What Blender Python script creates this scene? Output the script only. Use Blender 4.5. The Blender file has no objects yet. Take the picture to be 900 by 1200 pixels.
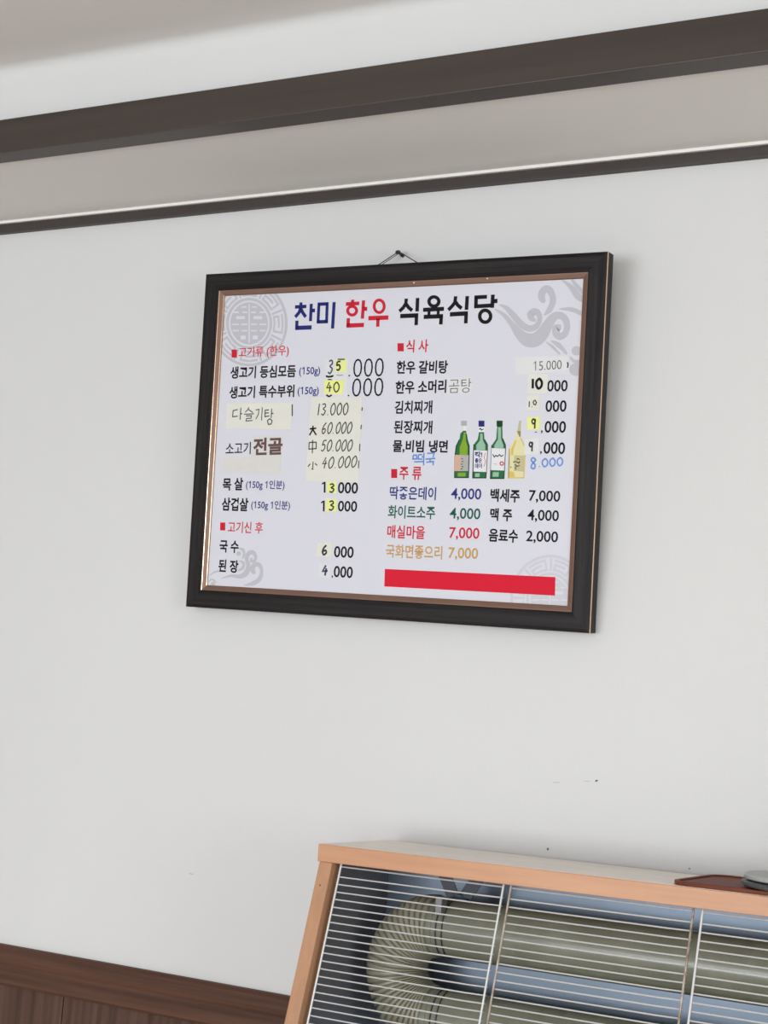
import bpy, bmesh, math, random
from mathutils import Vector, Matrix

random.seed(7)
SC = bpy.context.scene
COL = SC.collection
pi = math.pi

# ------------------------------------------------------------------ camera
FPX = 1835.0                                     # focal length in pixels of the 900x1200 frame
CAM_POS = Vector((0.0, -2.3, 1.45))
CAM_R = Matrix(((0.87998706, -0.00776459, 0.47493419),
                (0.46834146, -0.15261738, -0.87026675),
                (0.07924048, 0.98825485, -0.13066484)))
cd = bpy.data.cameras.new('camera')
cd.sensor_fit = 'VERTICAL'
cd.sensor_height = 36.0
cd.lens = FPX / 1200.0 * 36.0
cd.clip_start = 0.05
cam = bpy.data.objects.new('camera', cd)
COL.objects.link(cam)
cam.matrix_world = Matrix.Translation(CAM_POS) @ CAM_R.to_4x4()
SC.camera = cam

# ------------------------------------------------------------------ view, world, daylight
SC.view_settings.view_transform = 'Standard'
SC.view_settings.look = 'None'
SC.view_settings.gamma = 1.0
SC.view_settings.use_curve_mapping = False
SC.view_settings.exposure = 0.13

w = bpy.data.worlds.new('sky')
SC.world = w
w.use_nodes = True
wb = w.node_tree.nodes['Background']
wb.inputs['Color'].default_value = (0.80, 0.90, 1.0, 1)
wb.inputs['Strength'].default_value = 1.0


def area(name, loc, rot, sx, sy, power, color):
    l = bpy.data.lights.new(name, 'AREA')
    l.shape = 'RECTANGLE'
    l.size, l.size_y = sx, sy
    l.energy = power
    l.color = color
    o = bpy.data.objects.new(name, l)
    COL.objects.link(o)
    o.location = loc
    o.rotation_euler = rot
    return o


# daylight in the two window openings of the wall behind the photographer and one in the right wall
area('window_daylight', (-2.1, -5.28, 1.20), (pi/2, 0, 0), 2.4, 1.5, 94, (0.905, 0.95, 0.995))
area('window_daylight_b', (0.6, -5.28, 1.20), (pi/2, 0, 0), 1.8, 1.5, 36, (0.90, 0.95, 1.0))
area('window_daylight_c', (2.38, -2.3, 1.55), (pi/2, 0, pi/2), 1.4, 1.2, 30, (1.0, 0.97, 0.92))

# ------------------------------------------------------------------ helpers
MATS = {}


def lin(c):
    return tuple(((x/255.0)/12.92 if x/255.0 <= 0.04045 else (((x/255.0)+0.055)/1.055)**2.4) for x in c)


def mat(name, rgb, rough=0.6, metal=0.0, vary=0.0, scale=(4, 4, 4), bump=0.0, bump_scale=(200, 200, 200),
        rgb2=None, coat=0.0, spec=0.5, detail=4.0):
    """rgb: sRGB 0-255 surface colour; vary / rgb2: noise-driven grain in object space"""
    if name in MATS:
        return MATS[name]
    m = bpy.data.materials.new(name)
    m.use_nodes = True
    nt = m.node_tree
    b = nt.nodes['Principled BSDF']
    b.inputs['Roughness'].default_value = rough
    b.inputs['Metallic'].default_value = metal
    b.inputs['Specular IOR Level'].default_value = spec
    b.inputs['Coat Weight'].default_value = coat
    b.inputs['Coat Roughness'].default_value = 0.15
    c = lin(rgb)
    tc = nt.nodes.new('ShaderNodeTexCoord')

    def noise(sc, det):
        mp = nt.nodes.new('ShaderNodeMapping')
        mp.inputs['Scale'].default_value = sc
        nt.links.new(tc.outputs['Object'], mp.inputs['Vector'])
        n = nt.nodes.new('ShaderNodeTexNoise')
        n.inputs['Scale'].default_value = 1.0
        n.inputs['Detail'].default_value = det
        n.inputs['Roughness'].default_value = 0.6
        nt.links.new(mp.outputs['Vector'], n.inputs['Vector'])
        return n
    if rgb2 is not None or vary > 0:
        n = noise(scale, detail)
        rp = nt.nodes.new('ShaderNodeValToRGB')
        rp.color_ramp.elements[0].position = 0.30
        rp.color_ramp.elements[1].position = 0.72
        if rgb2 is not None:
            d = lin(rgb2)
        else:
            d = tuple(x*(1-vary) for x in c)
        rp.color_ramp.elements[0].color = (*d, 1)
        rp.color_ramp.elements[1].color = (*c, 1)
        nt.links.new(n.outputs['Fac'], rp.inputs['Fac'])
        nt.links.new(rp.outputs['Color'], b.inputs['Base Color'])
    else:
        b.inputs['Base Color'].default_value = (*c, 1)
    if bump > 0:
        n2 = noise(bump_scale, 3.0)
        bp = nt.nodes.new('ShaderNodeBump')
        bp.inputs['Strength'].default_value = bump
        bp.inputs['Distance'].default_value = 0.002
        nt.links.new(n2.outputs['Fac'], bp.inputs['Height'])
        nt.links.new(bp.outputs['Normal'], b.inputs['Normal'])
    MATS[name] = m
    return m


class MB:
    """collects verts and faces, builds ONE mesh object"""

    def __init__(self):
        self.v, self.f, self.mi = [], [], []

    def add(self, vs, fs, mi=0):
        o = len(self.v)
        self.v += [tuple(p) for p in vs]
        self.f += [tuple(i+o for i in q) for q in fs]
        self.mi += [mi]*len(fs)
        return self

    def hexa(self, p, mi=0):
        """8 points: bottom 4 ccw (seen from above), top 4"""
        return self.add(p, [(3, 2, 1, 0), (4, 5, 6, 7), (0, 1, 5, 4), (1, 2, 6, 5), (2, 3, 7, 6), (3, 0, 4, 7)], mi)

    def box(self, a, b, mi=0):
        (x0, y0, z0), (x1, y1, z1) = a, b
        return self.hexa([(x0, y0, z0), (x1, y0, z0), (x1, y1, z0), (x0, y1, z0),
                          (x0, y0, z1), (x1, y0, z1), (x1, y1, z1), (x0, y1, z1)], mi)

    def prism(self, poly, z0, z1, mi=0):
        n = len(poly)
        vs = [(x, y, z0) for x, y in poly]+[(x, y, z1) for x, y in poly]
        fs = [tuple(range(n-1, -1, -1)), tuple(range(n, 2*n))]
        fs += [(i, (i+1) % n, n+(i+1) % n, n+i) for i in range(n)]
        return self.add(vs, fs, mi)

    def tube(self, pts, r, seg=8, mi=0, closed=False, caps=True, radii=None):
        pts = [Vector(p) for p in pts]
        n = len(pts)
        rings = []
        ref = None
        for i, p in enumerate(pts):
            if closed:
                t = pts[(i+1) % n]-pts[i-1]
            else:
                t = pts[min(i+1, n-1)]-pts[max(i-1, 0)]
            t.normalize()
            if ref is None:
                ref = Vector((0, 0, 1)) if abs(t.z) < 0.9 else Vector((0, 1, 0))
            a = t.cross(ref).normalized()
            bb = t.cross(a).normalized()
            ref = bb.cross(t).normalized() if False else ref
            rr = radii[i] if radii else r
            rings.append([p+a*(rr*math.cos(2*pi*k/seg))+bb*(rr*math.sin(2*pi*k/seg)) for k in range(seg)])
        vs = [q for ring in rings for q in ring]
        fs = []
        m = n if closed else n-1
        for i in range(m):
            j = (i+1) % n
            for k in range(seg):
                l = (k+1) % seg
                fs.append((i*seg+k, i*seg+l, j*seg+l, j*seg+k))
        if caps and not closed:
            fs.append(tuple(range(seg-1, -1, -1)))
            fs.append(tuple((n-1)*seg+k for k in range(seg)))
        return self.add(vs, fs, mi)

    def lathe(self, prof, c, seg=64, mi=0):
        """prof: (r, z) pairs around a vertical axis through c"""
        vs, fs = [], []
        for r, z in prof:
            for k in range(seg):
                a = 2*pi*k/seg
                vs.append((c[0]+r*math.cos(a), c[1]+r*math.sin(a), c[2]+z))
        for i in range(len(prof)-1):
            for k in range(seg):
                l = (k+1) % seg
                fs.append((i*seg+k, i*seg+l, (i+1)*seg+l, (i+1)*seg+k))
        fs.append(tuple(range(seg-1, -1, -1)))
        fs.append(tuple((len(prof)-1)*seg+k for k in range(seg)))
        return self.add(vs, fs, mi)

    def build(self, name, mats, parent=None, smooth=False, bevel=0.0, fix=True):
        me = bpy.data.meshes.new(name)
        me.from_pydata(self.v, [], self.f)
        if not isinstance(mats, (list, tuple)):
            mats = [mats]
        for m in mats:
            me.materials.append(m)
        for p, i in zip(me.polygons, self.mi):
            p.material_index = i
        if fix:
            bm = bmesh.new()
            bm.from_mesh(me)
            bmesh.ops.recalc_face_normals(bm, faces=bm.faces)
            if bevel > 0:
                bmesh.ops.bevel(bm, geom=list(bm.edges), offset=bevel, segments=2, affect='EDGES', profile=0.5)
            bm.to_mesh(me)
            bm.free()
        if smooth:
            for p in me.polygons:
                p.use_smooth = True
            me.set_sharp_from_angle(angle=math.radians(40))
        return link(name, me, parent)


def link(name, me, parent=None):
    o = bpy.data.objects.new(name, me)
    COL.objects.link(o)
    if parent is not None:
        o.parent = parent
    return o


def tag(o, label, cat, group=None, kind=None):
    o['label'] = label
    o['category'] = cat
    if group:
        o['group'] = group
    if kind:
        o['kind'] = kind
    return o


def struct(o, label, cat):
    return tag(o, label, cat, kind='structure')


def empty(name, mw):
    o = bpy.data.objects.new(name, None)
    COL.objects.link(o)
    o.empty_display_size = 0.1
    o.matrix_world = mw
    return o


# ------------------------------------------------------------------ materials
M_wall = mat('white_wallpaper', (218, 218, 218), 0.75, vary=0.03, scale=(1.5, 1.5, 0.8), bump=0.12, bump_scale=(160, 160, 35), spec=0.3)
M_ceil = mat('ceiling_paper', (226, 223, 219), 0.8, vary=0.03, scale=(2, 2, 2), bump=0.08, bump_scale=(90, 90, 90), spec=0.2)
M_white = mat('white_bead', (240, 238, 232), 0.5)
M_plain = mat('plain_plaster', (214, 212, 208), 0.85)
M_floor = mat('floor_vinyl', (190, 178, 162), 0.5, rgb2=(172, 160, 145), scale=(1.5, 14, 1))
M_beam = mat('beam_brown', (66, 56, 50), 0.45, rgb2=(54, 46, 41), scale=(1.2, 30, 30), bump=0.05, bump_scale=(6, 120, 120))
M_trim = mat('cornice_brown', (66, 58, 56), 0.5, rgb2=(55, 48, 46), scale=(2, 40, 40))
M_wains = mat('wainscot_rail_wood', (102, 69, 54), 0.6, spec=0.25, rgb2=(64, 41, 32), scale=(1.6, 60, 60), bump=0.15, bump_scale=(10, 200, 200), detail=6)
M_plank = mat('wainscot_plank_wood', (102, 75, 63), 0.6, spec=0.25, rgb2=(62, 43, 35), scale=(70, 60, 1.5), bump=0.15, bump_scale=(220, 200, 8), detail=6)
M_gap = mat('plank_gap_dark', (40, 28, 24), 0.9)
M_speck = mat('wall_speck', (84, 80, 76), 0.9)
M_scuff = mat('wall_scuff', (176, 174, 170), 0.9)

M_rail_h = mat('espresso_wood_across', (40, 34, 35), 0.48, spec=0.22, rgb2=(15, 12, 13), scale=(5, 160, 160), bump=0.25, bump_scale=(14, 420, 420), detail=6)
M_rail_v = mat('espresso_wood_upright', (40, 34, 35), 0.48, spec=0.22, rgb2=(15, 12, 13), scale=(160, 5, 160), bump=0.25, bump_scale=(420, 14, 420), detail=6)
M_gilt = mat('copper_line', (226, 188, 160), 0.22, metal=1.0)
M_fillet = mat('bronze_fillet', (128, 98, 84), 0.45, metal=0.35, vary=0.12, scale=(20, 20, 20))
M_sheet = mat('printed_vinyl_sheet', (214, 214, 224), 0.5, spec=0.25)
M_motif = mat('print_grey_motif', (189, 189, 197), 0.6, spec=0.15)
M_motif2 = mat('print_pale_motif', (203, 203, 212), 0.6, spec=0.15)
M_k = mat('print_black', (22, 20, 24), 0.6, spec=0.15)
M_navy = mat('print_navy', (36, 42, 112), 0.6, spec=0.15)
M_blue = mat('print_blue', (44, 48, 124), 0.6, spec=0.15)
M_red = mat('print_red', (200, 34, 54), 0.6, spec=0.15)
M_redbar = mat('print_red_bar', (214, 28, 54), 0.6, spec=0.15)
M_green = mat('print_green', (24, 92, 74), 0.6, spec=0.15)
M_gold = mat('print_gold', (196, 156, 96), 0.6, spec=0.15)
M_brown = mat('print_brown', (92, 62, 60), 0.5)
M_ink = mat('pen_black', (24, 23, 26), 0.5)
M_inkb = mat('pen_blue_black', (52, 58, 98), 0.5)
M_pen = mat('marker_blue', (92, 136, 208), 0.5)
M_cream = mat('cream_note_paper', (224, 223, 214), 0.7, vary=0.03, scale=(30, 30, 30))
M_beige = mat('beige_tape', (216, 214, 211), 0.6, vary=0.04, scale=(60, 60, 60))
M_slip = mat('white_slip', (218, 218, 220), 0.45)
M_yel = mat('yellow_sticker', (230, 235, 146), 0.6)
M_bpeach = mat('print_peach', (206, 164, 142), 0.5)
M_bwhite = mat('print_white', (226, 226, 230), 0.6, spec=0.15)
M_bgreen = mat('print_bottle_green', (42, 108, 66), 0.6, spec=0.15)
M_bdark = mat('print_bottle_dark_green', (24, 66, 40), 0.6, spec=0.15)
M_blime = mat('print_bottle_lime', (128, 164, 48), 0.6, spec=0.15)
M_bmint = mat('print_bottle_mint', (150, 186, 164), 0.6, spec=0.15)
M_bsilver = mat('print_silver', (176, 174, 170), 0.6, spec=0.15)
M_bpale = mat('print_pale_yellow', (226, 218, 172), 0.6, spec=0.15)
M_byel = mat('print_amber', (214, 190, 96), 0.6, spec=0.15)
M_bolive = mat('print_olive', (142, 136, 92), 0.6, spec=0.15)
M_bkhaki = mat('print_khaki', (196, 188, 148), 0.6, spec=0.15)

M_beech = mat('beech_wood', (204, 153, 118), 0.42, rgb2=(190, 138, 103), scale=(4, 60, 60), bump=0.04, bump_scale=(20, 200, 200))
M_beechv = mat('beech_wood_upright', (190, 144, 110), 0.45, rgb2=(176, 130, 98), scale=(60, 60, 4), bump=0.04, bump_scale=(200, 200, 20))
M_lam = mat('laminate_wall_glare', (238, 227, 214), 0.3, rgb2=(220, 209, 196), scale=(9, 30, 30))  # pale tone puts the wall's glare on the heater top into the colour
M_chrome = mat('chrome_wire', (232, 232, 234), 0.3, metal=0.55)
M_rust = mat('dulled_chrome_wire', (216, 212, 208), 0.3, metal=0.55, rgb2=(150, 122, 102), scale=(60, 60, 60))
M_steel = mat('stainless_reflector', (124, 136, 150), 0.42, metal=0.65, bump=0.03, bump_scale=(3, 3, 60))
M_dsteel = mat('grey_steel_lining', (118, 122, 130), 0.45, metal=0.25)
M_tube = mat('olive_enamel_tube', (130, 132, 116), 0.26, rgb2=(112, 114, 98), scale=(18, 18, 18), coat=0.2)
M_elbow = mat('olive_corrugated', (150, 148, 130), 0.4, rgb2=(128, 126, 108), scale=(30, 30, 30))
M_strap = mat('dark_strap', (62, 64, 72), 0.4, metal=0.5)
M_clip = mat('grey_clip', (128, 128, 130), 0.45, metal=0.4)
M_lac = mat('red_brown_lacquer', (128, 74, 56), 0.5, spec=0.06, rgb2=(100, 54, 42), scale=(8, 60, 60))
M_stone = mat('grey_stone', (176, 178, 176), 0.55, vary=0.12, scale=(140, 140, 140))
M_stone2 = mat('dark_grey_stone', (74, 76, 76), 0.5, vary=0.2, scale=(160, 160, 160))
M_iron = mat('dark_iron', (60, 60, 58), 0.4, metal=0.8)

# ------------------------------------------------------------------ room shell
XL, XR, YF = -4.8, 2.4, -5.3
ZS, ZC = 2.376, 2.538                     # lower soffit, upper ceiling
wall = struct(MB().box((XL-.1, 0, 0), (XR+.1, .12, 2.7)).build('wall_back', M_wall), 'white papered wall behind the framed menu', 'wall')
struct(MB().box((XL-.1, YF, 0), (XL, 0, 2.7)).build('wall_left', M_plain), 'plain pale wall at the left end of the room', 'wall')


def wall_with_holes(name, horiz, fixed, thick, a0, a1, holes, z0=0, z1=2.7):
    """wall running along x (horiz) or y with rectangular window openings (a, b, za, zb)"""
    m = MB()
    cuts = sorted(holes)

    def bx(a, b, za, zb):
        if horiz:
            m.box((a, fixed-thick, za), (b, fixed, zb))
        else:
            m.box((fixed, a, za), (fixed+thick, b, zb))
    x = a0
    for (a, b, za, zb) in cuts:
        bx(x, a, z0, z1)
        bx(a, b, z0, za)
        bx(a, b, zb, z1)
        x = b
    bx(x, a1, z0, z1)
    return m.build(name, M_plain, fix=False)


struct(wall_with_holes('wall_front', True, YF, .12, XL-.1, XR+.1, [(-3.3, -.9, .45, 1.95), (-.3, 1.5, .45, 1.95)]),
       'pale wall with two windows behind the photographer', 'wall')
struct(wall_with_holes('wall_right', False, XR, .12, YF, 0, [(-3.0, -1.6, .95, 2.15)]), 'pale wall with one window on the right side', 'wall')
struct(MB().box((XL-.1, YF-.12, -.1), (XR+.1, .12, 0)).build('floor', M_floor), 'brown vinyl floor of the dining room', 'floor')


def window_unit(name, x0, x1, z0, z1, horiz=True, fixed=YF):
    o = MB()
    t = .05

    def bx(a, b, za, zb):
        if horiz:
            o.box((a, fixed-.09, za), (b, fixed-.04, zb))
        else:
            o.box((fixed+.04, a, za), (fixed+.09, b, zb))
    bx(x0, x0+t, z0, z1)
    bx(x1-t, x1, z0, z1)
    bx(x0+t, x1-t, z0, z0+t)
    bx(x0+t, x1-t, z1-t, z1)
    c = (x0+x1)/2
    bx(c-t/2, c+t/2, z0+t, z1-t)
    return o.build(name, M_white, fix=False)


struct(window_unit('window_1', -3.3, -.9, .45, 1.95), 'wide white framed window behind the photographer', 'window')
struct(window_unit('window_2', -.3, 1.5, .45, 1.95), 'narrower white framed window behind the photographer', 'window')
struct(window_unit('window_3', -3.0, -1.6, .95, 2.15, False, XR), 'white framed window in the right wall', 'window')

# upper ceiling with the rounded cove down to the bulkhead, one mesh
m = MB()
m.box((XL-.1, YF, ZC), (XR+.1, -.31, ZC+.12))
ceil = struct(m.build('ceiling', M_ceil), 'grey upper ceiling above the dark beam', 'ceiling')
# bulkhead: upright white face (with a small cove at the top) and the lower soffit behind the beam
m = MB()
rc = .02
prof = [(-.311, ZS+.02), (-.311, ZC-rc)]
for k in range(1, 7):
    a = k/6*pi/2
    prof.append((-.311-rc*(1-math.cos(a)), ZC-rc+rc*math.sin(a)))
n = len(prof)
back = [(-.30, ZC), (-.30, ZS+.02)]
full = prof+back
vs = [(XL, y, z) for y, z in full]+[(XR, y, z) for y, z in full]
k = len(full)
fs = [(i, (i+1) % k, k+(i+1) % k, k+i) for i in range(k)]+[tuple(range(k)), tuple(range(2*k-1, k-1, -1))]
m.add(vs, fs)
bulk = m.build('wall_bulkhead', M_wall, smooth=True)
struct(bulk, 'white upright bulkhead between the dark beam and upper ceiling', 'bulkhead')
struct(MB().box((XL-.1, -.300, ZS), (XR+.1, 0, ZS+.04)).build('ceiling_soffit', M_ceil), 'grey lower ceiling strip between the dark beam and the wall', 'ceiling')

# dark beam moulding along the soffit edge, dark cornice on the wall, thin white bead above it
m = MB()
m.box((XL, -.336, ZS-.005), (XR, -.293, 2.4325))
struct(m.build('trim_1', M_beam, bevel=.0015), 'wide dark brown beam running under the ceiling', 'beam')
m = MB()
m.box((XL, -.012, ZS-.0235), (XR, 0, ZS-.0055))
struct(m.build('trim_2', M_trim, bevel=.001), 'narrow dark brown cornice strip at the top of the wall', 'moulding')
m = MB()
m.box((XL, -.016, ZS-.0050), (XR, 0, ZS))
struct(m.build('trim_3', M_white), 'thin white bead above the dark cornice strip', 'moulding')

# wainscot: moulded cap rail and boards
wn = empty('wainscot', Matrix.Translation((XL, 0, 0)))
struct(wn, 'dark brown wood panelling along the foot of the wall', 'panelling')
TOPW = .9864
prof = [(0, TOPW), (-.010, TOPW), (-.016, TOPW-.006), (-.018, TOPW-.022), (-.0165, TOPW-.029), (-.0195, TOPW-.033), (-.0205, TOPW-.064), (-.018, TOPW-.0685), (0, TOPW-.0685)]
L = XR-XL
k = len(prof)
m = MB().add([(0, y, z) for y, z in prof]+[(L, y, z) for y, z in prof],
             [(i, (i+1) % k, k+(i+1) % k, k+i) for i in range(k)]+[tuple(range(k)), tuple(range(2*k-1, k-1, -1))])
m.build('cap_rail', M_wains, wn)
MB().box((0, -.006, .10), (L, 0, TOPW-.066)).build('backing', M_gap, wn)
MB().box((0, -.022, 0), (L, 0, .10)).build('baseboard', M_wains, wn)
pitch = .40
x = (-1.8163-XL) % pitch - pitch
while x < L:
    a, b = max(0, x+.0012), min(L, x+pitch-.0012)
    if b-a > .01:
        MB().box((a, -.0125, .10), (b, -.004, TOPW-.066)).build('plank', M_plank, wn, bevel=.0008)
    x += pitch


def on_wall(px, py, Y=0.0):
    d = CAM_R @ Vector((px-450, 600-py, -FPX))
    return CAM_POS + d*((Y-CAM_POS.y)/d.y)


# nail holes and scuffs on the wall (parts of the wall)
for (px, py, sx, sz, rot) in [(699, 915, .0022, .0014, .3), (642, 995, .0016, .0020, 0), (652, 917, .007, .0005, .05), (224, 1024, .005, .0007, -.1),
                              (808, 1018, .0012, .0012, 0), (688, 915.5, .006, .0004, .05)]:
    c = on_wall(px, py)
    n = 8
    pts = [(c.x+sx*math.cos(2*pi*k/n)*math.cos(rot), c.z+sz*math.sin(2*pi*k/n)+sx*math.cos(2*pi*k/n)*math.sin(rot)) for k in range(n)]
    mm = MB().add([(x, -.0004, z) for x, z in pts]+[(x, 0.0, z) for x, z in pts],
                  [tuple(range(n))]+[(i, (i+1) % n, n+(i+1) % n, n+i) for i in range(n)])
    mm.build('wall_mark', M_speck if sz > .001 else M_scuff, wall)

# ------------------------------------------------------------------ framed menu board
FW, FH = .7580, .5936
TH, PH = .0850, -.0177
c_, s_, cp, sp = math.cos(TH), math.sin(TH), math.cos(PH), math.sin(PH)
EU = Vector((cp, -sp*s_, sp*c_))
EW = Vector((-sp, -cp*s_, cp*c_))
EV = Vector((0, -c_, -s_))
BO = Vector((-1.2463, -.003, 1.6142))
BO += (CAM_POS-BO).normalized()*.0064        # stands off the wall by its backing
BM = Matrix((EU, EW, EV)).transposed().to_4x4()
BM.translation = BO
board = empty('menu_board', BM)
tag(board, 'framed white menu board with printed prices hanging on the wall', 'menu board')
W1, W2 = .0310, .0090
VF, VL, VS = .0198, .0207, .0140


def sh(px, py, v=VS):
    """photo pixel -> point on the sheet plane (board-local u, w)"""
    d = CAM_R @ Vector((px-450, 600-py, -FPX))
    t = ((BO-CAM_POS).dot(EV)+v)/d.dot(EV)
    q = CAM_POS+d*t-BO
    return q.dot(EU), q.dot(EW)


CORN = [(-FW/2, FH, 1, -1), (FW/2, FH, -1, -1), (FW/2, 0, -1, 1), (-FW/2, 0, 1, 1)]   # TL TR BR BL with inward signs


def mitre_bar(side, prof, closed=True):
    """extrude a profile of (inset, height) along one side with mitred ends"""
    A, B = CORN[side], CORN[(side+1) % 4]
    k = len(prof)
    vs = [(A[0]+A[2]*i, A[1]+A[3]*i, v) for i, v in prof]+[(B[0]+B[2]*i, B[1]+B[3]*i, v) for i, v in prof]
    fs = [(i, (i+1) % k, k+(i+1) % k, k+i) for i in range(k)]+[tuple(range(k)), tuple(range(2*k-1, k-1, -1))]
    return MB().add(vs, fs)


railp = [(0, -.0055), (0, VF-.0010), (.0012, VF), (.006, VF+.0012), (.014, VF+.0008), (.024, VF+.0012), (W1-.003, VL+.0012), (W1-.0008, VL), (W1, VL-.0012), (W1, .006), (W1, -.0055)]
for sd in range(4):
    r = mitre_bar(sd, railp).build('frame_rail', M_rail_h if sd in (0, 2) else M_rail_v, board)
    if sd in (1, 3):
        mitre_bar(sd, [(-.0004, VF-.0034), (-.0004, VF-.0008), (.0003, VF-.0004), (.0003, VF-.0034)]).build('copper_line', M_gilt, r)
    fl = mitre_bar(sd, [(W1-.001, .004), (W1-.001, VL-.0014), (W1+.0012, VL-.0016), (W1+W2-.0014, VS+.0026), (W1+W2, VS+.0012), (W1+W2, .004)]).build('fillet', M_fillet, board)
    if sd == 3:
        mitre_bar(sd, [(W1-.0002, VL-.0022), (W1-.0002, VL-.0008), (W1+.0009, VL-.0010), (W1+.0009, VL-.0022)]).build('copper_line', M_gilt, fl)
    if sd in (1, 3):
        mitre_bar(sd, [(W1+W2-.0012, VS+.0020), (W1+W2-.0012, VS+.0032), (W1+W2-.0002, VS+.0026), (W1+W2-.0002, VS+.0010)]).build('copper_line', M_gilt, fl)
ins = W1+W2-.003
SU0, SU1, SW0, SW1 = -FW/2+ins, FW/2-ins, ins, FH-ins
MB().box((SU0+.002, SW0+.002, .003), (SU1-.002, SW1-.002, VS-.002)).build('backing_board', M_plain, board)
sheet = MB().box((SU0, SW0, VS-.0018), (SU1, SW1, VS)).build('printed_sheet', M_sheet, board)
VIS = (-FW/2+W1+W2+.0002, FW/2-W1-W2-.0002, W1+W2+.0002, FH-W1-W2-.0002)
for (px, py) in [(570.5, 326), (484.5, 331), (652, 725.5)]:
    u, w_ = sh(px, py, VL)
    b = MB().lathe([(.0013, 0), (.0011, .0006), (.0004, .0010)], (u, w_, VL-.0022), 10).build('pin', M_white, board)

# ---- flat print helpers (all in board-local u, w; v is the height above the board back)
P0 = VS+.00012


def ribbon(pts, wd, ratio=1.0):
    """flat band along a polyline with mitred joins; wd scalar or list"""
    n = len(pts)
    ws = wd if isinstance(wd, (list, tuple)) else [wd]*n
    L_, R_ = [], []
    for i in range(n):
        a = Vector(pts[max(i-1, 0)])
        b = Vector(pts[i])
        c = Vector(pts[min(i+1, n-1)])
        d1 = (b-a).normalized() if i > 0 else (c-b).normalized()
        d2 = (c-b).normalized() if i < n-1 else d1
        n1, n2 = Vector((-d1.y, d1.x)), Vector((-d2.y, d2.x))
        mm = n1+n2
        if mm.length < .3:
            mm = n1
        mm.normalize()
        kk = min(1.6, 1/max(.4, mm.dot(n1)))
        L_.append(b+mm*ws[i]*.5*kk)
        R_.append(b-mm*ws[i]*.5*kk)
    vs = L_+R_
    fs = [(i, n+i, n+i+1, i+1) for i in range(n-1)]
    return vs, fs


def catmull(pts, ws, sub=6):
    P, W_ = [], []
    n = len(pts)
    for i in range(n-1):
        p0, p1, p2, p3 = (Vector(pts[max(i-1, 0)]), Vector(pts[i]), Vector(pts[i+1]), Vector(pts[min(i+2, n-1)]))
        for k in range(sub):
            t = k/sub
            q = .5*((2*p1)+(p2-p0)*t+(2*p0-5*p1+4*p2-p3)*t*t+(3*p1-p0-3*p2+p3)*t**3)
            P.append(tuple(q))
            W_.append(ws[i]*(1-t)+ws[i+1]*t)
    P.append(tuple(pts[-1]))
    W_.append(ws[-1])
    return P, W_


class Print:
    """flat ink on the sheet, drawn in pixel coordinates of a photo crop (ox, oy, zoom) and carried to the sheet"""

    def __init__(self, ox=0, oy=0, zoom=1, v=P0):
        self.ox, self.oy, self.z, self.v = ox, oy, zoom, v
        self.m = MB()

    def q(self, x, y):
        return sh(self.ox+x/self.z, self.oy+y/self.z)

    def scale(self):
        a, b = Vector(self.q(300, 300)), Vector(self.q(400, 300))
        return (b-a).length/100

    def poly(self, pts, mi=0, dv=0):
        self.m.add([(*self.q(*p), self.v+dv) for p in pts], [tuple(range(len(pts)))], mi)
        return self

    def rect(self, x0, y0, x1, y1, mi=0, dv=0):
        return self.poly([(x0, y1), (x1, y1), (x1, y0), (x0, y0)], mi, dv)

    def band(self, pts, w, mi=0, dv=0, smooth=False):
        ws = list(w) if isinstance(w, (list, tuple)) else [w]*len(pts)
        if smooth:
            pts, ws = catmull(pts, ws)
        s = self.scale()
        vs, fs = ribbon([self.q(*p) for p in pts], [x*s for x in ws])
        self.m.add([(x, y, self.v+dv) for x, y in vs], fs, mi)
        return self

    def ring(self, cx, cy, rx, ry, w, mi=0, dv=0, a0=0, a1=360, seg=28):
        n = max(3, int(seg*abs(a1-a0)/360))
        vs, fs = [], []
        for i in range(n+1):
            a = math.radians(a0+(a1-a0)*i/n)
            for k in (-.5, .5):
                vs.append((*self.q(cx+(rx+w*k)*math.cos(a), cy+(ry+w*k)*math.sin(a)), self.v+dv))
        fs = [(2*i, 2*i+1, 2*i+3, 2*i+2) for i in range(n)]
        self.m.add(vs, fs, mi)
        return self

    def disc(self, cx, cy, r, mi=0, dv=0, ry=None, n=20):
        return self.poly([(cx+r*math.cos(2*pi*k/n), cy+(ry or r)*math.sin(2*pi*k/n)) for k in range(n)], mi, dv)

    def build(self, name, mats, parent, clip=False):
        o = self.m.build(name, mats, parent, fix=False)
        face_up(o.data, clip)
        return o


def face_up(me, clip=False):
    bm = bmesh.new()
    bm.from_mesh(me)
    if clip:
        for co, no in (((VIS[0], 0, 0), (-1, 0, 0)), ((VIS[1], 0, 0), (1, 0, 0)), ((0, VIS[2], 0), (0, -1, 0)), ((0, VIS[3], 0), (0, 1, 0))):
            bmesh.ops.bisect_plane(bm, geom=bm.verts[:]+bm.edges[:]+bm.faces[:], plane_co=co, plane_no=no, clear_outer=True)
    bm.normal_update()
    fl = [f for f in bm.faces if f.normal.z < 0]
    if fl:
        bmesh.ops.reverse_faces(bm, faces=fl)
    bm.to_mesh(me)
    bm.free()


TXT_N = 0


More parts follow.
